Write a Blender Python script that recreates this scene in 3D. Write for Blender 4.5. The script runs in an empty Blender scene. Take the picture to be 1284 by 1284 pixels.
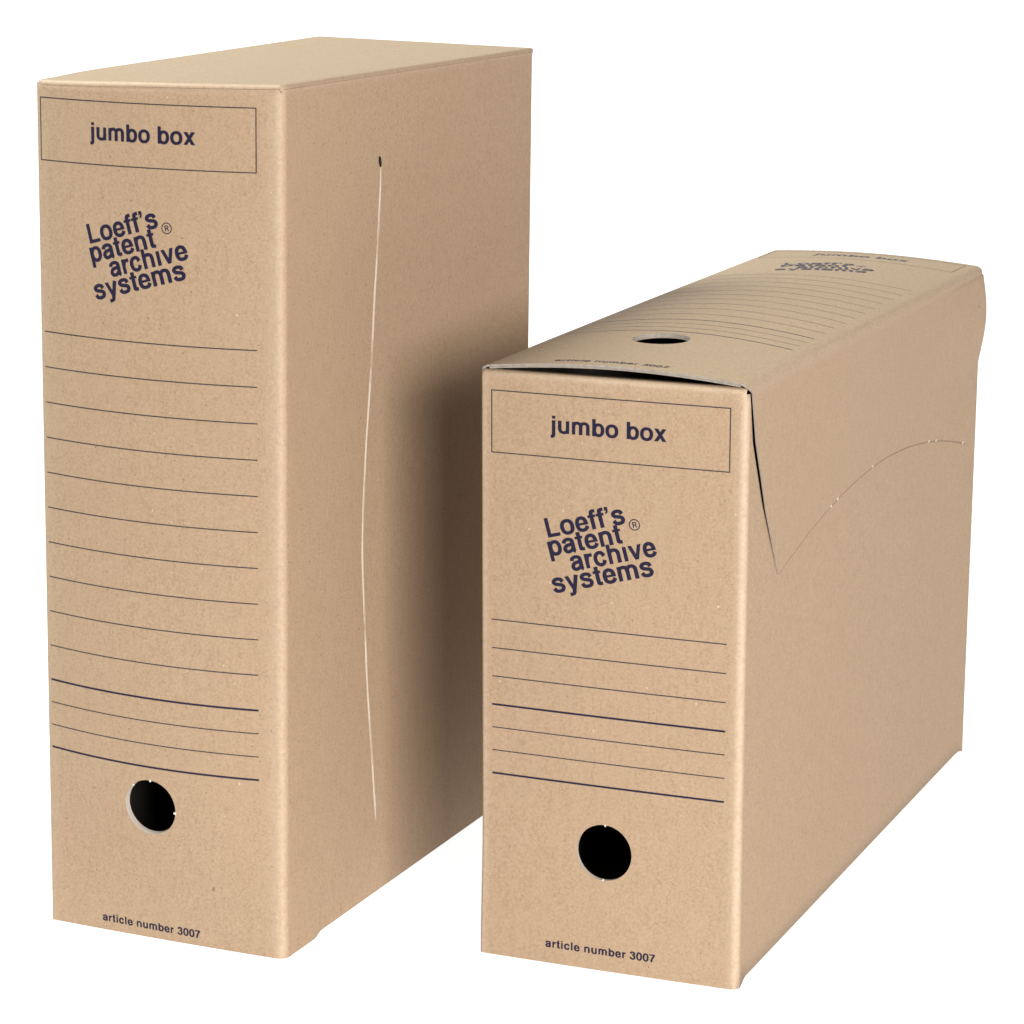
import bpy, math, random
from mathutils import Vector, Matrix

# ------------------------------------------------------------------ camera
scene = bpy.context.scene
cam_data = bpy.data.cameras.new("camera")
cam = bpy.data.objects.new("camera", cam_data)
scene.collection.objects.link(cam)
scene.camera = cam
cam.location = (0.2193, -1.2805, 0.4806)
cam.rotation_euler = (Matrix.Rotation(1.3808, 3, 'X') @ Matrix.Rotation(0.0120, 3, 'Z')).to_euler()
cam_data.sensor_width = 36.0
cam_data.lens = 107.942
cam_data.shift_x = -0.04633
cam_data.shift_y = -0.10821
cam_data.clip_start = 0.05
cam_data.clip_end = 100.0

# ------------------------------------------------------------------ light
world = bpy.data.worlds.new("World")
scene.world = world
world.use_nodes = True
wb = world.node_tree.nodes['Background']
wb.inputs[0].default_value = (1.0, 0.985, 0.97, 1)      # even light of a white studio
wb.inputs[1].default_value = 0.05

def softbox(name, loc, target, sx, sy, power, col):
    l = bpy.data.lights.new(name, 'AREA')
    l.shape = 'RECTANGLE'; l.size = sx; l.size_y = sy; l.energy = power; l.color = col
    o = bpy.data.objects.new(name, l)
    scene.collection.objects.link(o)
    o.location = loc
    o.rotation_euler = (Vector(target) - Vector(loc)).to_track_quat('-Z', 'Y').to_euler()
    return o
softbox("key_softbox", (1.00, -2.15, 0.72), (0.25, 0.1, 0.05), 1.0, 0.8, 100.0, (1.0, 0.972, 0.935))
softbox("overhead_softbox", (-1.05, 0.35, 1.70), (0.15, 0.1, 0.3), 0.9, 0.9, 80.0, (0.90, 1.0, 0.98))

scene.view_settings.view_transform = 'Standard'
scene.view_settings.look = 'None'
scene.view_settings.exposure = 0.0
scene.view_settings.gamma = 1.0
scene.view_settings.use_curve_mapping = False
try:
    scene.cycles.max_bounces = 5
    scene.cycles.diffuse_bounces = 3
except Exception:
    pass

# ------------------------------------------------------------------ materials
def nd(nt, kind, **kw):
    n = nt.nodes.new(kind)
    for k, v in kw.items():
        setattr(n, k, v)
    return n

def cardboard(name, seed, tint=(0.99, 0.99, 0.98)):
    m = bpy.data.materials.new(name); m.use_nodes = True
    nt = m.node_tree; L = nt.links.new
    bs = nt.nodes['Principled BSDF']
    tc = nd(nt, 'ShaderNodeTexCoord')
    mp = nd(nt, 'ShaderNodeMapping'); mp.inputs['Location'].default_value = (seed * 1.37, seed * 0.71, seed * 2.11)
    L(tc.outputs['Object'], mp.inputs['Vector'])
    def noise(scale, detail, rough, stretch=None):
        n = nd(nt, 'ShaderNodeTexNoise'); n.inputs['Scale'].default_value = scale
        n.inputs['Detail'].default_value = detail; n.inputs['Roughness'].default_value = rough
        src = mp.outputs[0]
        if stretch:
            s = nd(nt, 'ShaderNodeMapping'); s.inputs['Scale'].default_value = stretch
            L(src, s.inputs['Vector']); src = s.outputs[0]
        L(src, n.inputs['Vector']); return n.outputs['Fac']
    def ramp(fac, a, b, ca=0.0, cb=1.0):
        r = nd(nt, 'ShaderNodeMapRange'); r.inputs[1].default_value = a; r.inputs[2].default_value = b
        r.inputs[3].default_value = ca; r.inputs[4].default_value = cb
        L(fac, r.inputs[0]); return r.outputs[0]
    def mix(fac, a, b):
        x = nd(nt, 'ShaderNodeMix', data_type='RGBA')
        if isinstance(fac, float): x.inputs[0].default_value = fac
        else: L(fac, x.inputs[0])
        for i, v in ((6, a), (7, b)):
            if isinstance(v, tuple): x.inputs[i].default_value = v + (1,)
            else: L(v, x.inputs[i])
        return x.outputs[2]
    def math_(op, a, b):
        x = nd(nt, 'ShaderNodeMath', operation=op)
        for i, v in enumerate((a, b)):
            if isinstance(v, (int, float)): x.inputs[i].default_value = v
            else: L(v, x.inputs[i])
        return x.outputs[0]
    T = lambda c: tuple(c[i] * tint[i] * 0.735 for i in range(3))
    fine = noise(880, 3, 0.8)
    fibre = noise(420, 1, 0.6, (1, 1, 0.28))
    cloud = noise(26, 2, 0.6)
    c = mix(ramp(fine, 0.30, 0.70), T((0.345, 0.232, 0.146)), T((0.542, 0.382, 0.255)))
    c = mix(ramp(fibre, 0.35, 0.65, 0.0, 0.35), c, T((0.505, 0.362, 0.242)))
    c = mix(ramp(cloud, 0.30, 0.72, 0.0, 0.22), c, T((0.425, 0.294, 0.186)))
    def specks(scale, keep, radius, col, amount, stretch=None):
        v = nd(nt, 'ShaderNodeTexVoronoi'); v.inputs['Scale'].default_value = scale
        src = mp.outputs[0]
        if stretch:
            s = nd(nt, 'ShaderNodeMapping'); s.inputs['Scale'].default_value = stretch
            s.inputs['Location'].default_value = (scale, scale * .3, 1.0)
            L(src, s.inputs['Vector']); src = s.outputs[0]
        L(src, v.inputs['Vector'])
        sep = nd(nt, 'ShaderNodeSeparateColor'); L(v.outputs['Color'], sep.inputs[0])
        on = ramp(sep.outputs[0], keep, keep + 0.02)
        dot = ramp(v.outputs['Distance'], radius, radius * 0.45)
        f = math_('MULTIPLY', math_('MULTIPLY', on, dot), amount)
        f = math_('MULTIPLY', f, ramp(sep.outputs[1], 0.0, 1.0, 0.35, 1.0))
        return mix(f, c, col)
    c = specks(210, 0.50, 0.11, (0.13, 0.080, 0.048), 0.8)
    c = specks(135, 0.60, 0.068, (0.54, 0.43, 0.32), 0.9, (1.0, 1.0, 0.8))
    c = specks(75, 0.80, 0.06, (0.07, 0.042, 0.028), 0.8, (1.0, 1.0, 0.55))
    c = specks(330, 0.78, 0.16, (0.50, 0.38, 0.27), 0.55)
    # worn, paler paper along the folds
    at = nd(nt, 'ShaderNodeAttribute'); at.attribute_name = 'crease'
    wear = math_('MULTIPLY', at.outputs['Fac'], ramp(noise(420, 3, 0.75), 0.30, 0.62, 0.45, 1.0))
    c = mix(wear, c, (0.51, 0.405, 0.305))
    L(c, bs.inputs['Base Color'])
    bs.inputs['Roughness'].default_value = 0.68
    bs.inputs['Specular IOR Level'].default_value = 0.16
    bp = nd(nt, 'ShaderNodeBump'); bp.inputs['Strength'].default_value = 0.16; bp.inputs['Distance'].default_value = 0.0004
    L(noise(500, 2, 0.6), bp.inputs['Height'])
    L(bp.outputs[0], bs.inputs['Normal'])
    return m

def plain(name, col, rough=0.8, var=0.0, scale=600, spec=0.12):
    m = bpy.data.materials.new(name); m.use_nodes = True
    nt = m.node_tree; bs = nt.nodes['Principled BSDF']
    bs.inputs['Roughness'].default_value = rough
    bs.inputs['Specular IOR Level'].default_value = spec
    n = nd(nt, 'ShaderNodeTexNoise'); n.inputs['Scale'].default_value = scale; n.inputs['Detail'].default_value = 3
    tc = nd(nt, 'ShaderNodeTexCoord'); nt.links.new(tc.outputs['Object'], n.inputs['Vector'])
    x = nd(nt, 'ShaderNodeMix', data_type='RGBA')
    x.inputs[6].default_value = tuple(c * (1 - var) for c in col) + (1,)
    x.inputs[7].default_value = tuple(min(1, c * (1 + var)) for c in col) + (1,)
    nt.links.new(n.outputs['Fac'], x.inputs[0]); nt.links.new(x.outputs[2], bs.inputs['Base Color'])
    return m

M_TALL = cardboard("kraft_cardboard_tall", 1.0)
M_LOW = cardboard("kraft_cardboard_low", 4.0)
M_EDGE = plain("cut_board_edge", (0.42, 0.37, 0.32), 0.85, 0.18, 900)
M_PLY = plain("grey_double_ply_edge", (0.27, 0.235, 0.20), 0.9, 0.35, 500)
M_GAP_SHADE = plain("gap_shade_brown", (0.24, 0.165, 0.11), 0.9, 0.3, 500)  # brown for shade painted into narrow gaps
M_SLIT = plain("torn_pale_board", (0.41, 0.355, 0.295), 0.85, 0.15, 700)
M_NICK = plain("paper_nick", (0.58, 0.53, 0.47), 0.85, 0.1)
M_INK = plain("blue_black_ink", (0.012, 0.009, 0.028), 0.55, 0.30, 900, 0.2)
M_RULE = plain("rule_ink", (0.026, 0.018, 0.025), 0.5, 0.30, 900, 0.35)
M_LINER = plain("shade_darkened_liner", (0.075, 0.066, 0.056), 0.9, 0.2, 500)  # grey inner board, darkened to paint the shade inside the boxes
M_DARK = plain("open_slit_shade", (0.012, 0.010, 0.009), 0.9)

# ------------------------------------------------------------------ setting: white ground and backdrop with added glow
def glow_white(name, glow):
    m = bpy.data.materials.new(name); m.use_nodes = True
    bs = m.node_tree.nodes['Principled BSDF']
    bs.inputs['Base Color'].default_value = (0.22, 0.22, 0.22, 1)      # reflects little; added glow whitens it and washes out shadows
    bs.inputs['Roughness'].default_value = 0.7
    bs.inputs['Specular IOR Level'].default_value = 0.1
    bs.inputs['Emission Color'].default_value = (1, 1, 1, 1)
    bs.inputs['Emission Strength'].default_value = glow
    return m
def sweep(name, prof, mat, label):
    vs, fs = [], []
    for y, z in prof:
        vs += [(-2.2, y, z), (2.4, y, z)]
    for i in range(len(prof) - 1):
        fs.append((2 * i, 2 * i + 1, 2 * i + 3, 2 * i + 2))
    me = bpy.data.meshes.new(name); me.from_pydata(vs, [], fs)
    for p in me.polygons: p.use_smooth = True
    me.materials.append(mat)
    o = bpy.data.objects.new(name, me); scene.collection.objects.link(o)
    o['kind'] = 'structure'; o['label'] = label
GROUND_GLOW, BACK_GLOW = 0.97, 1.0
sweep("ground", [(-0.50, 0.0), (0.9, 0.0)], glow_white("added_glow_ground", GROUND_GLOW), 'white ground under both boxes, glow added to wash out shadows')
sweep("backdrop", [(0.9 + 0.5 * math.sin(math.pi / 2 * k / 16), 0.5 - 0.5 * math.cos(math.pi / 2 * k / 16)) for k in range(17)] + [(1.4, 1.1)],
      glow_white("added_glow_backdrop", BACK_GLOW), 'added white backdrop behind the boxes, glowing to stay white')

# ------------------------------------------------------------------ helpers
MM = 0.001
def link(name, me, parent):
    o = bpy.data.objects.new(name, me); scene.collection.objects.link(o)
    o.parent = parent
    return o

def root(name, loc, rz, label, category, group):
    o = bpy.data.objects.new(name, None); scene.collection.objects.link(o)
    o.location = loc; o.rotation_euler = (0, 0, rz); o.empty_display_size = 0.05
    o['label'] = label; o['category'] = category; o['group'] = group
    return o

def lin(a, b, n):
    return [a + (b - a) * i / n for i in range(n + 1)]

def smooth(a, b, x):
    t = max(0.0, min(1.0, (x - a) / (b - a)))
    return t * t * (3 - 2 * t)

def interp(x, pts):
    if x <= pts[0][0]: return pts[0][1]
    for (x0, y0), (x1, y1) in zip(pts, pts[1:]):
        if x <= x1: return y0 + (y1 - y0) * (x - x0) / (x1 - x0)
    return pts[-1][1]

class Surf:
    """A panel surface: P(u, v) in millimetres of the box, flip sets the outward side."""
    def __init__(self, P, flip=False):
        self.P = P; self.flip = flip
    def p(self, u, v):
        return Vector(self.P(u, v))
    def n(self, u, v, h=0.05):
        a = self.p(u + h, v) - self.p(u - h, v)
        b = self.p(u, v + h) - self.p(u, v - h)
        n = a.cross(b)
        if self.flip: n = -n
        return n.normalized() if n.length > 1e-9 else Vector((0, 0, 1))

def panel(name, parent, surf, us, vs, t, mats, crease=None, hole=None, rim_t=None, two_ply=False):
    """Slab with an outer and an inner skin; hole = (u, v, r, half, k) cut inside a square patch of the grid."""
    V, F, MI, CR, SM = [], [], [], [], []
    def add(u, v, d=0.0):
        p = surf.p(u, v)
        if d: p = p - surf.n(u, v) * d
        V.append(p * MM); CR.append(crease(u, v) if crease and d == 0 else 0.0)
        return len(V) - 1
    def face(ids, mi, sm=True):
        F.append(ids); MI.append(mi); SM.append(sm)
    us, vs = list(us), list(vs)
    if hole:
        hu, hv, hr, half, k = hole
        us = [u for u in us if abs(u - hu) > half + 1.0] + lin(hu - half, hu + half, k)
        vs = [v for v in vs if abs(v - hv) > half + 1.0] + lin(hv - half, hv + half, k)
        us.sort(); vs.sort()
    def inside(i, j):
        if not hole: return False
        return abs((us[i] + us[i + 1]) / 2 - hu) < half and abs((vs[j] + vs[j + 1]) / 2 - hv) < half
    for d in (0.0, t):
        g = [[add(u, v, d) for v in vs] for u in us]
        for i in range(len(us) - 1):
            for j in range(len(vs) - 1):
                if inside(i, j): continue
                q = (g[i][j], g[i + 1][j], g[i + 1][j + 1], g[i][j + 1])
                if surf.flip != (d > 0): q = q[::-1]
                face(q, 2 if d > 0 else 0)
        if hole:
            i0 = min(range(len(us)), key=lambda i: abs(us[i] - (hu - half)))
            j0 = min(range(len(vs)), key=lambda j: abs(vs[j] - (hv - half)))
            ring = [(i0 + a, j0) for a in range(k)] + [(i0 + k, j0 + a) for a in range(k)] + \
                   [(i0 + k - a, j0 + k) for a in range(k)] + [(i0, j0 + k - a) for a in range(k)]
            prev = [g[i][j] for i, j in ring]
            puv = [(us[i], vs[j]) for i, j in ring]
            ang = [math.atan2(v - hv, u - hu) for u, v in puv]
            N = len(ring)
            for f in (0.5, 1.0):
                cur = []
                for (u, v), a in zip(puv, ang):
                    cu, cv = hu + hr * math.cos(a), hv + hr * math.sin(a)
                    cur.append(add(u + (cu - u) * f, v + (cv - v) * f, d))
                for a in range(N):
                    b = (a + 1) % N
                    q = (prev[a], prev[b], cur[b], cur[a])
                    if surf.flip != (d > 0): q = q[::-1]
                    face(q, 2 if d > 0 else 0)
                prev = cur
    # rims
    def rim(loop, depth):
        o = [add(u, v, 0.0) for u, v in loop]
        for i in o: CR[i] = 0
        if two_ply:
            stops = [0.0, depth * 0.46, depth * 0.46, depth * 0.54, depth * 0.54, depth]
        else:
            stops = [0.0, depth]
        prev = o
        for s in stops[1:]:
            cur = [add(u, v, s) if s else None for u, v in loop]
            for a in range(len(loop) - 1):
                q = (prev[a], cur[a], cur[a + 1], prev[a + 1])
                if surf.flip: q = q[::-1]
                face(q, 1, False)
            prev = cur
    u0, u1, v0, v1 = us[0], us[-1], vs[0], vs[-1]
    rim([(u, v0) for u in us], t); rim([(u1, v) for v in vs], t)
    rim([(u, v1) for u in reversed(us)], t); rim([(u0, v) for v in reversed(vs)], t)
    if hole:
        loop = [(hu + hr * math.cos(-2 * math.pi * a / 64), hv + hr * math.sin(-2 * math.pi * a / 64)) for a in range(65)]
        rim(loop, rim_t or t)
    me = bpy.data.meshes.new(name); me.from_pydata(V, [], F); me.update()
    for m in mats: me.materials.append(m)
    me.materials.append(M_LINER)
    me.polygons.foreach_set('material_index', MI)
    me.polygons.foreach_set('use_smooth', SM)
    at = me.attributes.new('crease', 'FLOAT', 'POINT'); at.data.foreach_set('value', CR)
    return link(name, me, parent)

# ------------------------------------------------------------------ lettering: stroked grotesque glyphs (1000 units per em)
def arc(cx, cy, rx, ry, a0, a1, n=14, e=2.25):
    out = []
    for i in range(n + 1):
        a = math.radians(a0 + (a1 - a0) * i / n); c, s = math.cos(a), math.sin(a)
        out.append((cx + rx * math.copysign(abs(c) ** (2 / e), c), cy + ry * math.copysign(abs(s) ** (2 / e), s)))
    return out
def spl(pts, n=7):
    P = [pts[0]] + list(pts) + [pts[-1]]; out = []
    for i in range(1, len(P) - 2):
        p0, p1, p2, p3 = P[i - 1:i + 3]
        for k in range(n):
            t = k / n
            out.append(tuple(0.5 * (2 * p1[d] + (p2[d] - p0[d]) * t + (2 * p0[d] - 5 * p1[d] + 4 * p2[d] - p3[d]) * t * t
                                    + (3 * p1[d] - p0[d] - 3 * p2[d] + p3[d]) * t ** 3) for d in (0, 1)))
    out.append(pts[-1]); return out
def ST(p): return ('s', p)
def PO(*p): return ('p', p)
def stem(x, y0, y1, w=148): return PO((x - w / 2, y0), (x + w / 2, y0), (x + w / 2, y1), (x - w / 2, y1))
def bar(x0, x1, y0, y1): return PO((x0, y0), (x1, y0), (x1, y1), (x0, y1))
BOWL = arc(332, 266, 180, 226, 0, 360, 36)
ARCH = lambda cx, rx: [(cx - rx, 250)] + arc(cx, 330, rx, 160, 180, 0, 18) + [(cx + rx, 0)]
G = {
 'o': (611, [ST(arc(305, 266, 204, 226, 0, 360, 40))]),
 'n': (611, [stem(134, 0, 532), ST(ARCH(306, 172))]),
 'h': (611, [stem(134, 0, 720), ST(ARCH(306, 172))]),
 'm': (889, [stem(132, 0, 532), ST(ARCH(288, 156)), ST(ARCH(601, 157))]),
 'u': (611, [stem(477, 0, 532), ST([(134, 532)] + arc(306, 202, 172, 160, 180, 360, 18) + [(478, 280)])]),
 'b': (611, [stem(134, 0, 720), ST(BOWL)]),
 'p': (611, [stem(134, -205, 532), ST(BOWL)]),
 'a': (556, [ST(spl([(98, 362), (130, 446), (262, 492), (396, 450), (432, 350), (432, 120), (448, 50), (500, 20)])),
             ST(spl([(432, 316), (320, 292), (170, 258), (98, 150), (160, 52), (270, 48), (390, 110), (432, 220)]))]),
 'e': (556, [ST(spl([(484, 172), (420, 78), (288, 42), (150, 96), (100, 266), (150, 436), (280, 492), (405, 436), (454, 300), (456, 228)])),
             bar(110, 520, 224, 312)]),
 'c': (556, [ST(spl([(452, 338), (400, 450), (288, 490), (154, 428), (102, 266), (154, 104), (288, 42), (404, 82), (456, 196)]))]),
 's': (556, [ST(spl([(440, 362), (392, 458), (272, 490), (152, 462), (112, 385), (170, 318), (285, 284), (404, 244), (450, 160), (400, 70), (280, 42), (150, 70), (92, 170)]))]),
 't': (333, [ST([(165, 685)] + spl([(165, 532), (165, 130), (190, 66), (312, 52)])), bar(10, 312, 440, 532)]),
 'f': (333, [ST(spl([(165, 0), (165, 540), (200, 650), (330, 662)])), bar(10, 318, 436, 532)]),
 'r': (389, [stem(134, 0, 532), ST(spl([(140, 280), (176, 400), (250, 456), (382, 462)]))]),
 'i': (278, [stem(139, 0, 532), stem(139, 600, 720)]),
 '1': (278, [stem(139, 0, 532)]),                      # the logo's dotless i
 'l': (278, [stem(139, 0, 720)]),
 'j': (278, [ST([(139, 532), (139, 60)] + spl([(139, -60), (115, -140), (10, -156)])), stem(139, 600, 720)]),
 'v': (556, [PO((206, 0), (350, 0), (162, 532), (10, 532)), PO((206, 0), (350, 0), (546, 532), (398, 532))]),
 'x': (556, [PO((370, 0), (545, 0), (188, 532), (14, 532)), PO((12, 0), (184, 0), (540, 532), (370, 532))]),
 'y': (556, [PO((214, 20), (350, 20), (164, 532), (10, 532)), ST([(470, 532), (300, 30)] + spl([(285, -15), (236, -128), (84, -152)]))]),
 'L': (611, [stem(150, 0, 720, 150), bar(150, 582, 0, 126)]),
 '’': (230, [bar(48, 184, 586, 720), PO((120, 590), (184, 590), (150, 500), (60, 462), (60, 505))]),
 '3': (556, [ST(spl([(96, 515), (150, 622), (272, 652), (404, 612), (424, 510), (366, 420), (235, 392)])),
             ST(spl([(250, 392), (400, 352), (452, 210), (396, 86), (268, 44), (130, 88), (84, 205)]))]),
 '0': (556, [ST(arc(278, 349, 186, 310, 0, 360, 40))]),
 '7': (556, [bar(30, 526, 586, 706), ST(spl([(452, 600), (320, 400), (235, 190), (205, 0)]))]),
 ' ': (278, []),
}
def stroke(pts, wv, wh):
    L_, R_ = [], []
    closed = math.dist(pts[0], pts[-1]) < 1e-3
    for i, (x, y) in enumerate(pts):
        a = pts[i - 1] if i else (pts[-2] if closed else pts[0])
        b = pts[i + 1] if i < len(pts) - 1 else (pts[1] if closed else pts[-1])
        tx, ty = b[0] - a[0], b[1] - a[1]
        l = math.hypot(tx, ty) or 1; tx /= l; ty /= l
        w = 0.5 * math.sqrt((wv * ty) ** 2 + (wh * tx) ** 2)
        L_.append((x - ty * w, y + tx * w)); R_.append((x + ty * w, y - tx * w))
    return [(L_[i], R_[i], R_[i + 1], L_[i + 1]) for i in range(len(pts) - 1)]

def text_polys(s, wv=155, wh=128, track=0):
    """list of strokes; each stroke is a list of polygons in em units, plus the ink's extent"""
    out, x = [], 0
    for ch in s:
        adv, items = G[ch]
        for kind, data in items:
            polys = stroke(data, wv, wh) if kind == 's' else [tuple(data)]
            out.append([[(px + x, py) for px, py in p] for p in polys])
        x += adv + track
    xs = [p[0] for st in out for pl in st for p in pl]
    return out, min(xs), max(xs)

class Ink:
    """Flat print that lies on a panel."""
    def __init__(self, surf, place):
        self.s = surf; self.place = place; self.V = []; self.F = []; self.layer = 0
    def poly(self, pts, d):
        ids = []
        for x, y in pts:
            u, v = self.place(x, y)
            self.V.append((self.s.p(u, v) + self.s.n(u, v) * d) * MM); ids.append(len(self.V) - 1)
        self.F.append(ids)
    def text(self, s, x0, x1, base, em, rot=0.0, origin=(0, 0), track=0, wv=155, wh=128):
        strokes, a, b = text_polys(s, wv, wh, track)
        k = (x1 - x0) / (b - a); c, sn = math.cos(rot), math.sin(rot)
        for st in strokes:
            self.layer += 1
            d = 0.06 + 0.003 * (self.layer % 12)
            for pl in st:
                q = []
                for px, py in pl:
                    X = x0 + (px - a) * k; Y = base + py / 1000 * em
                    q.append((origin[0] + c * X - sn * Y, origin[1] + sn * X + c * Y))
                self.poly(q, d)
    def strip(self, pts, w, d=0.06):
        for P in stroke(pts, w, w): self.poly(P, d)
    def build(self, name, parent, mat):
        me = bpy.data.meshes.new(name); me.from_pydata(self.V, [], self.F); me.update()
        me.materials.append(mat)
        return link(name, me, parent)

def print_set(parent, surf, place, top, rules, hole_v, art_v, shift=0.0, adx=0.0, ldy=0.0):
    """everything printed on one narrow face; x from the left margin of the print, y up the face, millimetres"""
    ink = Ink(surf, place)
    fr = [(0, top - 26.2), (102.8, top - 26.2), (102.8, top), (0, top)]
    for i in range(4):
        a, b = fr[i], fr[(i + 1) % 4]
        e = 0.19
        dx, dy = (b[0] - a[0]), (b[1] - a[1]); l = math.hypot(dx, dy); ux, uy = dx / l * e, dy / l * e
        n = 30
        ink.strip([(a[0] - ux + (dx + 2 * ux) * k / n, a[1] - uy + (dy + 2 * uy) * k / n) for k in range(n + 1)], 0.44, 0.06 + 0.004 * i)
    ink.build('label_frame', parent, M_RULE)
    ink = Ink(surf, place)
    ink.text('jumbo box', 26.1 + shift, 76.1 + shift, top - 15.9, 9.9)
    ink.build('printed_title', parent, M_INK)
    ink = Ink(surf, place)
    r = math.radians(15.2); og = (25.3 - 3.6 + shift, top - 61.4 + ldy)
    # the logo's own axes: x' along the baselines
    ink.text('Loeff’s', 3.7, 38.9, 0.0, 11.5, r, og)
    ink.text('patent', 2.5, 35.6, -7.75, 11.5, r, og)
    ink.text('arch1ve', 10.6, 49.0, -15.5, 11.5, r, og)
    ink.text('systems', 0.1, 45.6, -23.3, 11.5, r, og)
    ink.build('printed_logo', parent, M_INK)
    # registered mark
    ink = Ink(surf, place)
    cx, cy = og[0] + math.cos(r) * 42.3 + math.sin(r) * 1.2, og[1] + math.sin(r) * 42.3 - math.cos(r) * 1.2
    ink.strip([(cx + 2.2 * math.cos(a), cy + 2.2 * math.sin(a)) for a in lin(0, 2 * math.pi, 36)], 0.40)
    R = lambda x, y: (cx + math.cos(r) * x - math.sin(r) * y, cy + math.sin(r) * x + math.cos(r) * y)
    ink.strip([R(-0.62, -1.15), R(-0.62, 1.15)], 0.44, 0.062)
    ink.strip([R(x, y) for x, y in [(-0.62, 1.02), (0.2, 1.02)] + arc(0.2, 0.5, 0.5, 0.52, 90, -90, 8, 2) + [(-0.62, -0.02)]], 0.40, 0.066)
    ink.strip([R(0.15, 0.0), R(0.72, -1.15)], 0.44, 0.07)
    ink.build('registered_mark', parent, M_INK)
    for y, w in rules:
        ink = Ink(surf, place)
        ink.strip([(102.8 * k / 40, y) for k in range(41)], w)
        ink.build('ruled_line', parent, M_INK if w > 0.5 else M_RULE)
    ink = Ink(surf, place)
    ink.text('article number 3007', 24.9 + adx, 73.8 + adx, art_v, 4.9, 0, (0, 0), 30, 166, 132)
    ink.build('article_number', parent, M_INK)

def nick(parent, surf, hu, hv, hr, deg, size=1.0, depth=0.5):
    """a little torn bridge of paper left at the rim of a punched hole"""
    a = math.radians(deg); du, dv = math.cos(a), math.sin(a)
    V = []
    for d in (-0.05, depth):
        for f, s in ((0.35, -0.75), (0.3, 0.7), (-0.9, 0.34), (-1.05, -0.28)):
            u = hu + (hr + f * size) * du - s * size * dv; v = hv + (hr + f * size) * dv + s * size * du
            V.append((surf.p(u, v) - surf.n(u, v) * d) * MM)
    F = [(0, 1, 2, 3), (7, 6, 5, 4), (0, 4, 5, 1), (1, 5, 6, 2), (2, 6, 7, 3), (3, 7, 4, 0)]
    me = bpy.data.meshes.new('perforation_nick'); me.from_pydata(V, [], F); me.update(); me.materials.append(M_NICK)
    link('perforation_nick', me, parent)

# ------------------------------------------------------------------ box geometry (millimetres, local: x across, y away, z up)
def make_warp(W, D, H, off, extra=None):
    def warp(x, y, z):
        if extra: x, y, z = extra(x, y, z)
        a, b, c = x / W, y / D, z / H
        ox = oy = oz = 0.0
        for (i, j, k), (dx, dy, dz) in off.items():
            w = (a if i else 1 - a) * (b if j else 1 - b) * (c if k else 1 - c)
            ox += w * dx; oy += w * dy; oz += w * dz
        return (x + ox, y + oy, z + oz)
    return warp

def fold_u(W, r, n=6):
    """grid coordinates across a panel whose two ends turn an eighth of a circle"""
    q = r * math.pi / 4
    return [-q + q * i / n for i in range(n)], [q * i / n for i in range(1, n + 1)]

def turn(u, r, W, rl=None):
    """(along, sunk, f): position along a panel of width W with rounded ends (u may run past both ends of r..W-r)"""
    q = rl or r
    if u < q:
        a = min((q - u) / q, math.pi / 2); return q - q * math.sin(a), q - q * math.cos(a)
    if u > W - r:
        a = min((u - (W - r)) / r, math.pi / 2); return W - r + r * math.sin(a), r - r * math.cos(a)
    return u, 0.0

def us_for(W, r, n, k=6, rl=None):
    q = r * math.pi / 4; l = rl or r; ql = l * math.pi / 4
    return [l - ql * (1 - i / k) for i in range(k)] + lin(l, W - r, n) + [W - r + q * i / k for i in range(1, k + 1)]

def edge_wear(u, W, r, strength, wid):
    d = min(abs(u - 0.4), abs(u - (W - r + r * math.pi / 4)))
    return strength * max(0.0, 1 - d / wid) ** 0.8

# ================================================================== tall box
W, D, H = 115.0, 255.0, 370.0
tall = root('archive_box', (0, 0, 0), -0.3967,
            'tall brown cardboard archive box standing upright, with a long slit down its side', 'archive box',
            'printed cardboard archive boxes')
offA = {(0, 0, 1): (-.40, 0, -.92), (1, 0, 1): (.21, .28, .90), (1, 0, 0): (-.10, -1.13, 0), (0, 0, 0): (-.70, -.31, 0),
        (1, 1, 1): (1.03, .30, -.64), (0, 1, 1): (-.40, -.05, .56)}
warpA = make_warp(W, D, H, offA)
RA, TA = 4.4, 1.6
RN = 1.0                       # the far left fold is sharper
BUL = 7.0
def bulgeA(u, v=200.0):
    t = max(0.0, min(1.0, (u - 0.6) / (W - RA - 0.6))); return BUL * 4 * t * (1 - t) * (0.12 + 0.88 * smooth(0, 75, v))
def frontA(u, v):
    x, s = turn(u, RA, W, RN)
    v2 = v
    top = 1.0 * smooth(H - 3.6, H - 2.3, v)                 # the wall rolls in a touch under the top panel
    return warpA(x, s - bulgeA(x, v) + top * 0.32, v2)
SF = Surf(frontA)
ZTOP = H - 2.05
hA = (54.0, 61.0, 12.2, 16.0, 12)
front = panel('front_panel', tall, SF, us_for(W, RA, 44, 6, RN), lin(0, H - 8, 60) + [H - 5, H - 3.5, H - 2.6, ZTOP], TA, [M_TALL, M_EDGE],
              lambda u, v: max(edge_wear(u, W, RA, 0.5, 6.5) * (1 if u > W / 2 else 0.3), 0.25 * smooth(H - 4.5, H - 2.2, v)),
              hA, 3.0)
placeA = lambda x, y: (2.3 + x * 0.988, y + 0.55 - 0.013 * x)
print_set(front, SF, placeA, 361.3,
          [(262.2 - 15.27 * k, 0.46) for k in range(10)] + [(109.5, 0.85), (99.4, 0.44), (89.3, 0.44), (79.2, 0.85)], 61, 3.9, 0.85, -0.6, 0.9)
nick(front, SF, hA[0], hA[1], hA[2], 88, 0.75); nick(front, SF, hA[0], hA[1], hA[2], -6, 0.95)
nick(front, SF, hA[0], hA[1], hA[2], 132, 0.6)

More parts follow.
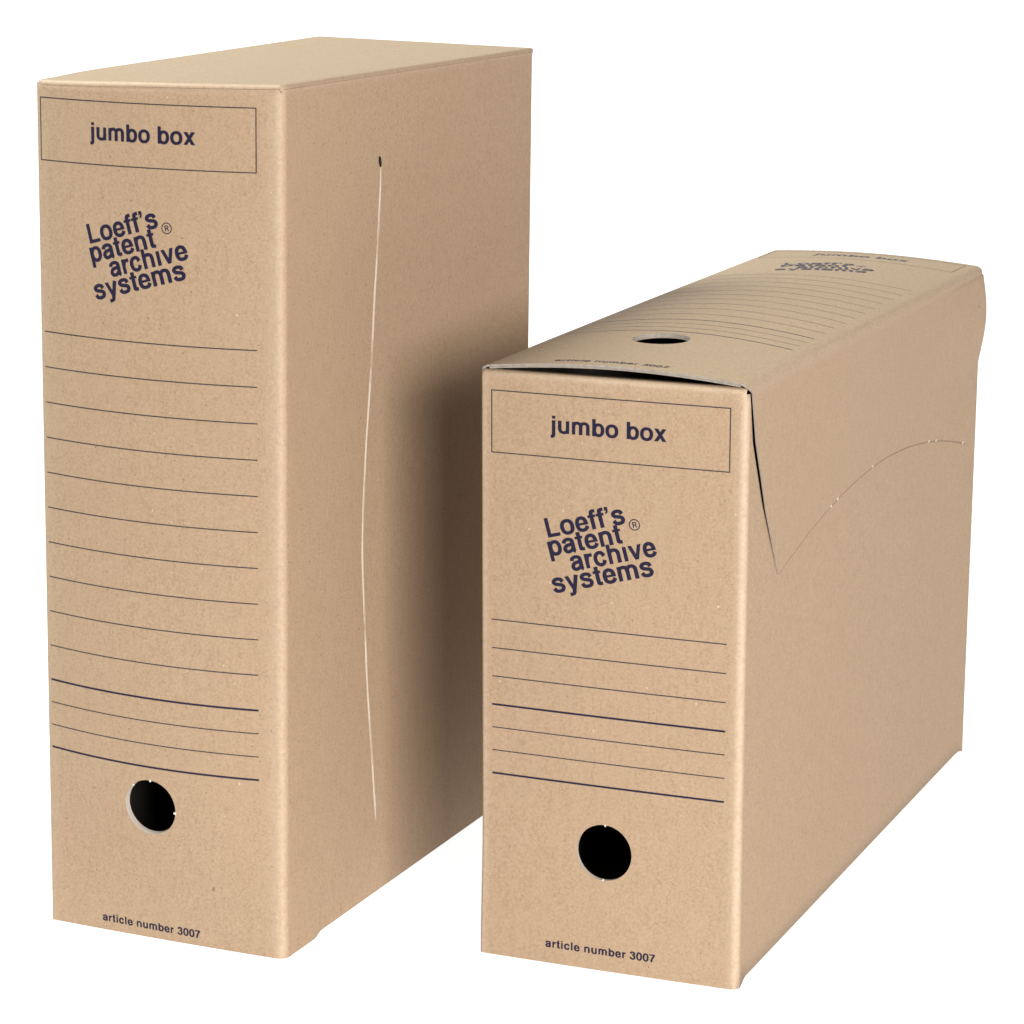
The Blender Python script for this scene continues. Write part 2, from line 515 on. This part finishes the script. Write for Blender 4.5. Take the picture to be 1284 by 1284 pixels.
# right side: a perforated arc runs down it; the board behind the cut stands a little proud
ARC_S = spl([(-20, 96.5), (34.1, 86.6), (73.6, 80.6), (104, 76.8), (144.8, 73.0), (172, 72.2), (200, 74.6), (235.8, 79.2), (277, 83.9), (333.3, 90.0), (390, 96.0)], 10)
def arcA(z):
    return interp(z, ARC_S)
def proudA(z): return 0.55 * smooth(33, 42, z) * (1 - smooth(318, 334, z))
def footA(y): return 1.9 * smooth(27, 34, y)                  # bottom edge steps up behind the front corner
def sideA(w, v, jump=0):
    # w is the distance back from the front edge
    y, s = turn(w, RA, D)
    z = v + footA(y) * (1 - v / H)
    d = 0.0
    a = arcA(v)
    if jump or y > a: d = proudA(v) * math.exp(-max(0, y - a) / 38.0)
    top = 0.32 * smooth(H - 3.6, H - 2.3, v)
    return warpA(W - s - top + d, y, z)
SS = Surf(sideA)
def side_slit_panel():
    q = RA * math.pi / 4
    vs = lin(0, 30, 6) + lin(33, 336, 70) + lin(340, H - 8, 6) + [H - 5, H - 3.5, H - 2.6, ZTOP]
    cols = [RA - q * (1 - i / 6) for i in range(6)] + [RA + 4 * i for i in range(6)] + [27, 28.5, 30, 31.5, 33, 34.5, 38]
    fr = lin(0, 1, 10)[1:]
    V, F, MI, CR = [], [], [], []
    def add(p, c=0.0):
        V.append(Vector(p) * MM); CR.append(c); return len(V) - 1
    def wear(w, v): return max(edge_wear(w, D, RA, 0.5, 3.0) if w < 20 else 0.0, 0.25 * smooth(H - 4.5, H - 2.2, v))
    A, B = [], []
    for v in vs:
        a = arcA(v)
        ca = cols + [38 + (a - 1e-4 - 38) * f for f in fr]
        A.append([add(sideA(w, v), max(wear(w, v), 0.0)) for w in ca])
        cb = [a + (D - RA - a) * (f ** 1.4) for f in lin(0, 1, 22)] + [D - RA + q * i / 6 for i in range(1, 7)]
        B.append([add(sideA(w, v, 1), wear(w, v)) for w in cb])
    for g in (A, B):
        for j in range(len(vs) - 1):
            for i in range(len(g[0]) - 1):
                F.append((g[j][i], g[j][i + 1], g[j + 1][i + 1], g[j + 1][i])); MI.append(0)
    # the cut's own pale edge
    for j in range(len(vs) - 1):
        q4 = [len(V) + k for k in range(4)]
        for src in (A[j][-1], B[j][0], B[j + 1][0], A[j + 1][-1]): V.append(V[src].copy()); CR.append(0.0)
        F.append(q4); MI.append(0)
    n0 = len(V)
    inner = lambda w, v: warpA(W - TA - 0.2, w, v + footA(w) * (1 - v / H))
    # inner skin and bottom rim
    iv = lin(0, ZTOP, 4); iw = [2.0, 27, 34, 80, 160, D - 2.0]
    I = [[add(inner(w, v)) for w in iw] for v in iv]
    for j in range(len(iv) - 1):
        for i in range(len(iw) - 1):
            F.append((I[j][i], I[j + 1][i], I[j + 1][i + 1], I[j][i + 1])); MI.append(2)
    me = bpy.data.meshes.new('side_panel'); me.from_pydata(V, [], F); me.update()
    me.materials.append(M_TALL); me.materials.append(M_EDGE); me.materials.append(M_LINER)
    me.polygons.foreach_set('material_index', MI); me.polygons.foreach_set('use_smooth', [True] * len(F))
    at = me.attributes.new('crease', 'FLOAT', 'POINT'); at.data.foreach_set('value', CR)
    o = link('side_panel', me, tall)
    o['label'] = 'side panel with a long curved perforated slit'
    # pale torn edge along the cut
    rnd = random.Random(3)
    V, F = [], []
    zz = lin(34, 331, 150)
    for v in zz:
        a = arcA(v); h = proudA(v) + 0.05
        w = 0.44 + 0.12 * math.sin(v * .21) * math.sin(v * .047) + rnd.uniform(-.08, .08)
        w *= min(1, smooth(33, 37, v) * 1.0 + .3)
        a += 0.2 * math.sin(v * .11) + rnd.uniform(-.05, .05)
        for dx, dy in ((0.04, -w * 0.75), (h + 0.05, 0.02), (h + 0.03, 0.45 * w)):
            V.append(Vector(warpA(W + dx, a + dy, v + footA(a) * (1 - v / H))) * MM)
    for j in range(len(zz) - 1):
        for i in range(2):
            k = 3 * j + i; F.append((k, k + 1, k + 4, k + 3))
    me = bpy.data.meshes.new('slit_edge'); me.from_pydata(V, [], F); me.update(); me.materials.append(M_SLIT)
    link('slit_edge', me, o)
    # dark patch painted for the shade in the slit's open top end
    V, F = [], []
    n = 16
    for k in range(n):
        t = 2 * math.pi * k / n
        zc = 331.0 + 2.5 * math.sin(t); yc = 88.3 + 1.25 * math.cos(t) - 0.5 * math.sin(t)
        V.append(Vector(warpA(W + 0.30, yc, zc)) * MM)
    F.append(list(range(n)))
    me = bpy.data.meshes.new('slit_shade_patch'); me.from_pydata(V, [], F); me.update(); me.materials.append(M_DARK)
    link('slit_shade_patch', me, o)
    return o
side_slit_panel()
# hidden faces
panel('back_panel', tall, Surf(lambda u, v: warpA(turn(u, RA, W)[0], D - turn(u, RA, W)[1], v), True), us_for(W, RA, 8), lin(0, ZTOP, 8), TA, [M_TALL, M_EDGE])
panel('side_panel', tall, Surf(lambda u, v: warpA(turn(u, RA, D, RN)[1], turn(u, RA, D, RN)[0], v), True), us_for(D, RA, 8, 6, RN), lin(0, ZTOP, 8), TA, [M_TALL, M_EDGE])
panel('base_panel', tall, Surf(lambda u, v: warpA(u, v - (1 - v / D) * bulgeA(u, 0) * .98, 2.2)), lin(1.5, W - 1.5, 12), lin(1.6, D - 1.6, 12), 0.9, [M_TALL, M_EDGE])
# top panel: a thick flap with rolled rims that lies on the walls
RT = 1.9
def topA(u, v):
    x, s = turn(u, RT, W); y, s2 = turn(v, RT, D)
    R_ = 3.0; ix, iy = min(max(x, R_), W - R_), min(max(y, R_), D - R_)
    h_ = math.hypot(x - ix, y - iy)
    if h_ > R_: x, y = ix + (x - ix) * R_ / h_, iy + (y - iy) * R_ / h_
    fy = y - bulgeA(x) * 1.0 * max(0.0, 1 - y / 150.0)
    crown = 0.5 * math.sin(math.pi * x / W) * math.sin(math.pi * y / D) - 0.9 * smooth(45, 0, y) * smooth(60, 0, x)
    return warpA(x, fy, H + crown - min(s + s2, 1.5 * RT))
q = RT * math.pi / 2
ut = [RT - q * (1 - i / 6) for i in range(6)] + lin(RT, W - RT, 36) + [W - RT + q * i / 6 for i in range(1, 7)]
vt = [RT - q * (1 - i / 6) for i in range(6)] + lin(RT, D - RT, 36) + [D - RT + q * i / 6 for i in range(1, 7)]
panel('top_panel', tall, Surf(topA), ut, vt, 0.95, [M_TALL, M_EDGE],
      lambda u, v: (0.5 if v < 4 else 0.22) * max(0, 1 - abs(min(u, W - u, v, D - v) - 0.4) / 1.5))

# dark sliver painted for gap shade where the top flap's rims meet
V = [Vector(warpA(W - 1.75 + dx, 0.35 + dy, H + dz)) * MM for dx, dy, dz in ((0, -.12, -2.0), (.45, .0, -1.95), (.75, .45, -.30), (.40, .30, -.35))]
me = bpy.data.meshes.new('corner_gap_shade'); me.from_pydata(V, [], [(0, 1, 2, 3)]); me.update(); me.materials.append(M_GAP_SHADE)
link('corner_gap_shade', me, tall)

# ================================================================== low box with its lid
W, D, H = 115.0, 370.0, 255.0
low = root('archive_box', (0.1884, -0.0322, 0), -0.3870,
           'low brown cardboard archive box lying lengthwise, with an arched hinged lid and slanted lid flap', 'archive box',
           'printed cardboard archive boxes')
offB = {(0, 0, 1): (-1.8, -.63, -.70), (1, 0, 1): (-.24, -.03, .34), (1, 0, 0): (.34, 2.2, 0), (0, 0, 0): (.91, -.98, 0),
        (1, 1, 1): (-.21, -.15, -.31), (1, 1, 0): (-.52, -2.12, 0), (0, 1, 1): (1.29, .70, .82)}
def extraB(x, y, z):
    y += 2.6 * max(0.0, math.sin(math.pi * max(0.0, min(1.0, (z - 205) / 50.0)))) ** 1.3 * smooth(310, 370, y)   # back of the lid bellies out
    x -= 1.0 * smooth(60, 0, z) * smooth(60, 0, x) * smooth(60, 0, y)
    return x, y, z
warpB = make_warp(W, D, H, offB, extraB)
RB, TB = 3.5, 1.6
def frontB(u, v):
    x, s = turn(u, RB, W, 1.6)
    bulge = 0.6 * math.sin(math.pi * max(0.0, min(1.0, (x - 1.6) / (W - RB - 1.6))))
    # rolled top edge, then a flap that runs in under the lid
    zt = H - 3.6; r = 3.0
    if v <= zt: return warpB(x, s - bulge, v)
    a = (v - zt) / r
    if a <= math.pi / 2: return warpB(x, s - bulge + r - r * math.cos(a), zt + r * math.sin(a))
    e = (a - math.pi / 2) * r
    return warpB(x, s - bulge + r + e, zt + r - 0.16 * e)
SFB = Surf(frontB)
hB = (55.8, 52.3, 12.2, 16.0, 12)
zt = H - 3.6
frontb = panel('front_panel', low, SFB, us_for(W, RB, 40, 6, 1.6), lin(0, zt, 50) + [zt + 3 * math.pi / 2 * i / 7 for i in range(1, 8)] + [zt + 8, zt + 14, zt + 22],
               1.3, [M_LOW, M_EDGE],
               lambda u, v: max(edge_wear(u, W, RB, 0.75 if u > W / 2 else 0.45, 3.2), 0.35 * (1 - abs(smooth(zt - 1, zt + 4.5, v) - .5) * 2)), hB, 1.7)
placeB = lambda x, y: (5.05 + x, y)
print_set(frontb, SFB, placeB, 246.0,
          [(148.1 - 12.3 * k, 0.46) for k in range(3)] + [(111.2, 0.85), (101.2, 0.44), (91.2, 0.44), (81.05, 0.85)], 52.3, 7.1)
nick(frontb, SFB, hB[0], hB[1], hB[2], 88, 0.7); nick(frontb, SFB, hB[0], hB[1], hB[2], -92, 0.6)

def footB(y): return 2.6 * smooth(2.5, 11, y) * (1 - smooth(355, 369, y))
def sideB(w, v):
    y, s = turn(w, RB, D)
    return warpB(W - s, y, v + footB(y) * (1 - v / H))
LID_EDGE = [(171.0, 42.0), (200.8, 23.3), (230.7, 9.3), (254.4, 3.2), (260, 3.0)]      # height -> start of the lid flap
LID_GAP = [(171.0, 0.0), (185, 0.8), (205, 1.7), (231, 2.2), (246, 1.2), (260, 0.7)]
def slotted_side():
    q = RB * math.pi / 4
    vs = lin(0, 171, 16) + lin(171, H - 3.2, 20)[1:]
    V, F, CR = [], [], []
    def add(w, v, c=0.0):
        V.append(Vector(sideB(w, v)) * MM); CR.append(c); return len(V) - 1
    A, B = [], []
    start = RB - q
    for v in vs:
        e = interp(v, LID_EDGE); e0 = e - interp(v, LID_GAP)
        A.append([add(start + (e0 - start) * f, v, 0.75 * max(0.0, 1 - (e0 - start) * f / 3.0) ** 0.8) for f in [x ** 1.6 for x in lin(0, 1, 24)]])
        eb = e + 6.0 * smooth(171, 186, v)
        B.append([A[-1][-1] if (v <= 171.0 and w == e) else add(w, v) for w in [eb + (D - RB - eb) * f for f in lin(0, 1, 40)] + [D - RB + q * i / 6 for i in range(1, 7)]])
    for g in (A, B):
        for j in range(len(vs) - 1):
            for i in range(len(g[0]) - 1):
                F.append((g[j][i], g[j][i + 1], g[j + 1][i + 1], g[j + 1][i]))
    me = bpy.data.meshes.new('side_panel'); me.from_pydata(V, [], F); me.update(); me.materials.append(M_LOW)
    me.polygons.foreach_set('use_smooth', [True] * len(F))
    at = me.attributes.new('crease', 'FLOAT', 'POINT'); at.data.foreach_set('value', CR)
    o = link('side_panel', me, low)
    md = o.modifiers.new('board', 'SOLIDIFY'); md.thickness = 0.0014; md.offset = -1; md.material_offset = 1; me.materials.append(M_LINER)
    return o
sidepanel = slotted_side()
panel('side_panel', low, Surf(lambda u, v: warpB(turn(u, RB, D, 1.6)[1], turn(u, RB, D, 1.6)[0], v), True), us_for(D, RB, 30, 6, 1.6), lin(0, H - 3.2, 20), TB, [M_LOW, M_EDGE])
panel('back_panel', low, Surf(lambda u, v: warpB(turn(u, RB, W)[0], D - turn(u, RB, W)[1], v), True), us_for(W, RB, 16), lin(0, H - 3.2, 40), TB, [M_LOW, M_EDGE])
panel('base_panel', low, Surf(lambda u, v: warpB(u, v, 3.2)), lin(1.6, W - 1.6, 6), lin(1.6, D - 1.6, 6), 1.0, [M_LOW, M_EDGE])

# lid: arched top panel with rolled long edges
OV = 0.7                       # the lid stands this far outside the walls
RL = 4.2
LW = W + 2 * OV
def archB(x, y):
    t = max(0.0, min(1.0, (x + OV) / LW))
    A = interp(y, [(0, 3.6), (60, 5.6), (150, 6.6), (230, 5.8), (300, 4.6), (370, 2.6)])
    return A * (max(0.0, math.sin(math.pi * t)) ** 0.9)
def lidB(u, v):
    x, s = turn(u, RL, LW)
    y, s2 = (v, 0.0)
    rb = 3.0
    if v > D - rb:
        a = (v - (D - rb)) / rb; y = D - rb + rb * math.sin(a); s2 = rb - rb * math.cos(a)
    x -= OV
    return warpB(x, y, H + 0.9 + archB(x, y) - s - s2)
SL = Surf(lidB)
qv = 3.0 * math.pi / 2
lv = lin(0.6, D - 3.0, 70) + [D - 3.0 + qv * i / 6 for i in range(1, 7)]
hL = (55.8 + OV, 61.0, 12.2, 16.0, 12)
lid = panel('lid', low, SL, us_for(LW, RL, 44), lv, 0.85, [M_LOW, M_PLY],
            lambda u, v: 0.5 * max(0, 1 - min(abs(u - (RL - RL * .78)), abs(u - (LW - RL + RL * .78))) / 3.0), hL, 2.0)
lid['label'] = 'arched lid printed with ruled lines, its front edge lifted off the box'
placeL = lambda x, y: (4.9 + OV + x, y)
print_set(lid, SL, placeL, 361.3,
          [(262.2 - 15.27 * k, 0.46) for k in range(10)] + [(109.5, 0.85), (99.4, 0.44), (89.3, 0.44), (79.2, 0.85)], 61, 6.3)
# second ply below the lid
def liningB(u, v):
    p = SL.p(u, v) - SL.n(u, v) * 0.97
    return tuple(p)
panel('lid_lining', lid, Surf(liningB), us_for(LW, RL, 30)[6:-6], lin(0.9, D - 6, 30), 0.75, [M_LOW, M_PLY], None, (hL[0], hL[1], 12.5, 16.0, 12))

def arcB(y):
    t = (y - 194.0) / 152.0
    return 188.6 - 20.0 * min(1.6, abs(t)) ** 1.9
ZF = H + 0.9
def flapB(side):
    z0 = ZF - RL
    def P(g, f):
        # g 0..100 front to back, f < 0 is the rolled shoulder, f 0..100 down to the arc
        G_ = g / 100; F_ = max(0.0, f / 100)
        wend = D - RB + RB * math.pi / 4
        zb0 = 171.0
        yl = interp(z0 - F_ * (z0 - zb0), LID_EDGE)
        if f < 0: yl = 0.6 + (yl - 0.6) * (1 + f / 10.0)
        w = yl + G_ * (wend - yl)
        y, sunk = turn(w, RB, D) if w > 20 else (w, 0.0)
        if f < 0:
            a = math.pi / 4 * (2 + f / 10.0)
            xx = LW - RL + RL * math.sin(a) - OV; zz = ZF + archB(xx, y) - (RL - RL * math.cos(a)) - sunk * 0.8 * max(0.0, -f / 10)
            xx -= sunk
            return warpB(xx if side > 0 else W - xx, y, zz)
        zb = arcB(42 + G_ * (D - 42))
        z = z0 - F_ * (z0 - zb)
        back = max(0.0, 1 - G_)
        o = OV * (1 - F_) + F_ * (0.35 * back ** 4 + 0.06 + 0.20 * smooth(0, .1, back)) + 0.35 * math.sin(math.pi * F_) * back - sunk
        o += 2.6 * max(0.0, math.sin(math.pi * max(0.0, min(1.0, (z - 205) / 52.0)))) ** 1.2 * smooth(.70, 1.0, G_)
        return warpB(W + o if side > 0 else -o, y, z)
    return P
gs = [100 * (i / 60) for i in range(61)]
fs = [-10 + 10 * i / 6 for i in range(6)] + lin(0, 100, 40)
for side in (1, -1):
    fl = panel('side_flap', lid, Surf(flapB(side), side > 0), gs, fs, 0.55, [M_LOW, M_PLY],
               (lambda u, v: 0.5 * max(0.0, 1 - (v + 10) / 12.0) if v < 2 else 0.0))
    fl['label'] = 'lid side flap with a slanted front edge and curved perforated lower edge'
    if side > 0: flap = fl
# paper nicks left along the torn arc
FS = Surf(flapB(1), True)
for g, sc in ((22.5, .8), (25.5, .9), (42, .6), (71.5, .8), (75.5, .8), (91.5, .9)):
    p = FS.p(g, 100); n = FS.n(g, 100)
    V = [(p + Vector((0, dy * sc, dz * sc)) + n * d) * MM for d in (-0.5, 0.10) for dy, dz in ((-.9, .35), (-.5, -.75), (.6, -.6), (.9, .4), (0, .75))]
    F = [(0, 1, 2, 3, 4), (9, 8, 7, 6, 5)] + [(i, i + 5, (i + 1) % 5 + 5, (i + 1) % 5) for i in range(5)]
    me = bpy.data.meshes.new('perforation_nick'); me.from_pydata(V, [], F); me.update(); me.materials.append(M_NICK)
    link('perforation_nick', me, flap)

# brown strip painted as the gap's shade below the flap's curved edge
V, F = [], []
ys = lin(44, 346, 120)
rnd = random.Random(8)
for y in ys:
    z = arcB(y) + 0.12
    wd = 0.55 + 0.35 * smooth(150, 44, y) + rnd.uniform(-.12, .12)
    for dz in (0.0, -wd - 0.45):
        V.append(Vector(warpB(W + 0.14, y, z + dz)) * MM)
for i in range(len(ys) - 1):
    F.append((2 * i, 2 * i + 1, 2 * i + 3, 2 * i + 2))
me = bpy.data.meshes.new('perforation_shade'); me.from_pydata(V, [], F); me.update(); me.materials.append(M_GAP_SHADE)
link('perforation_shade', me, sidepanel)
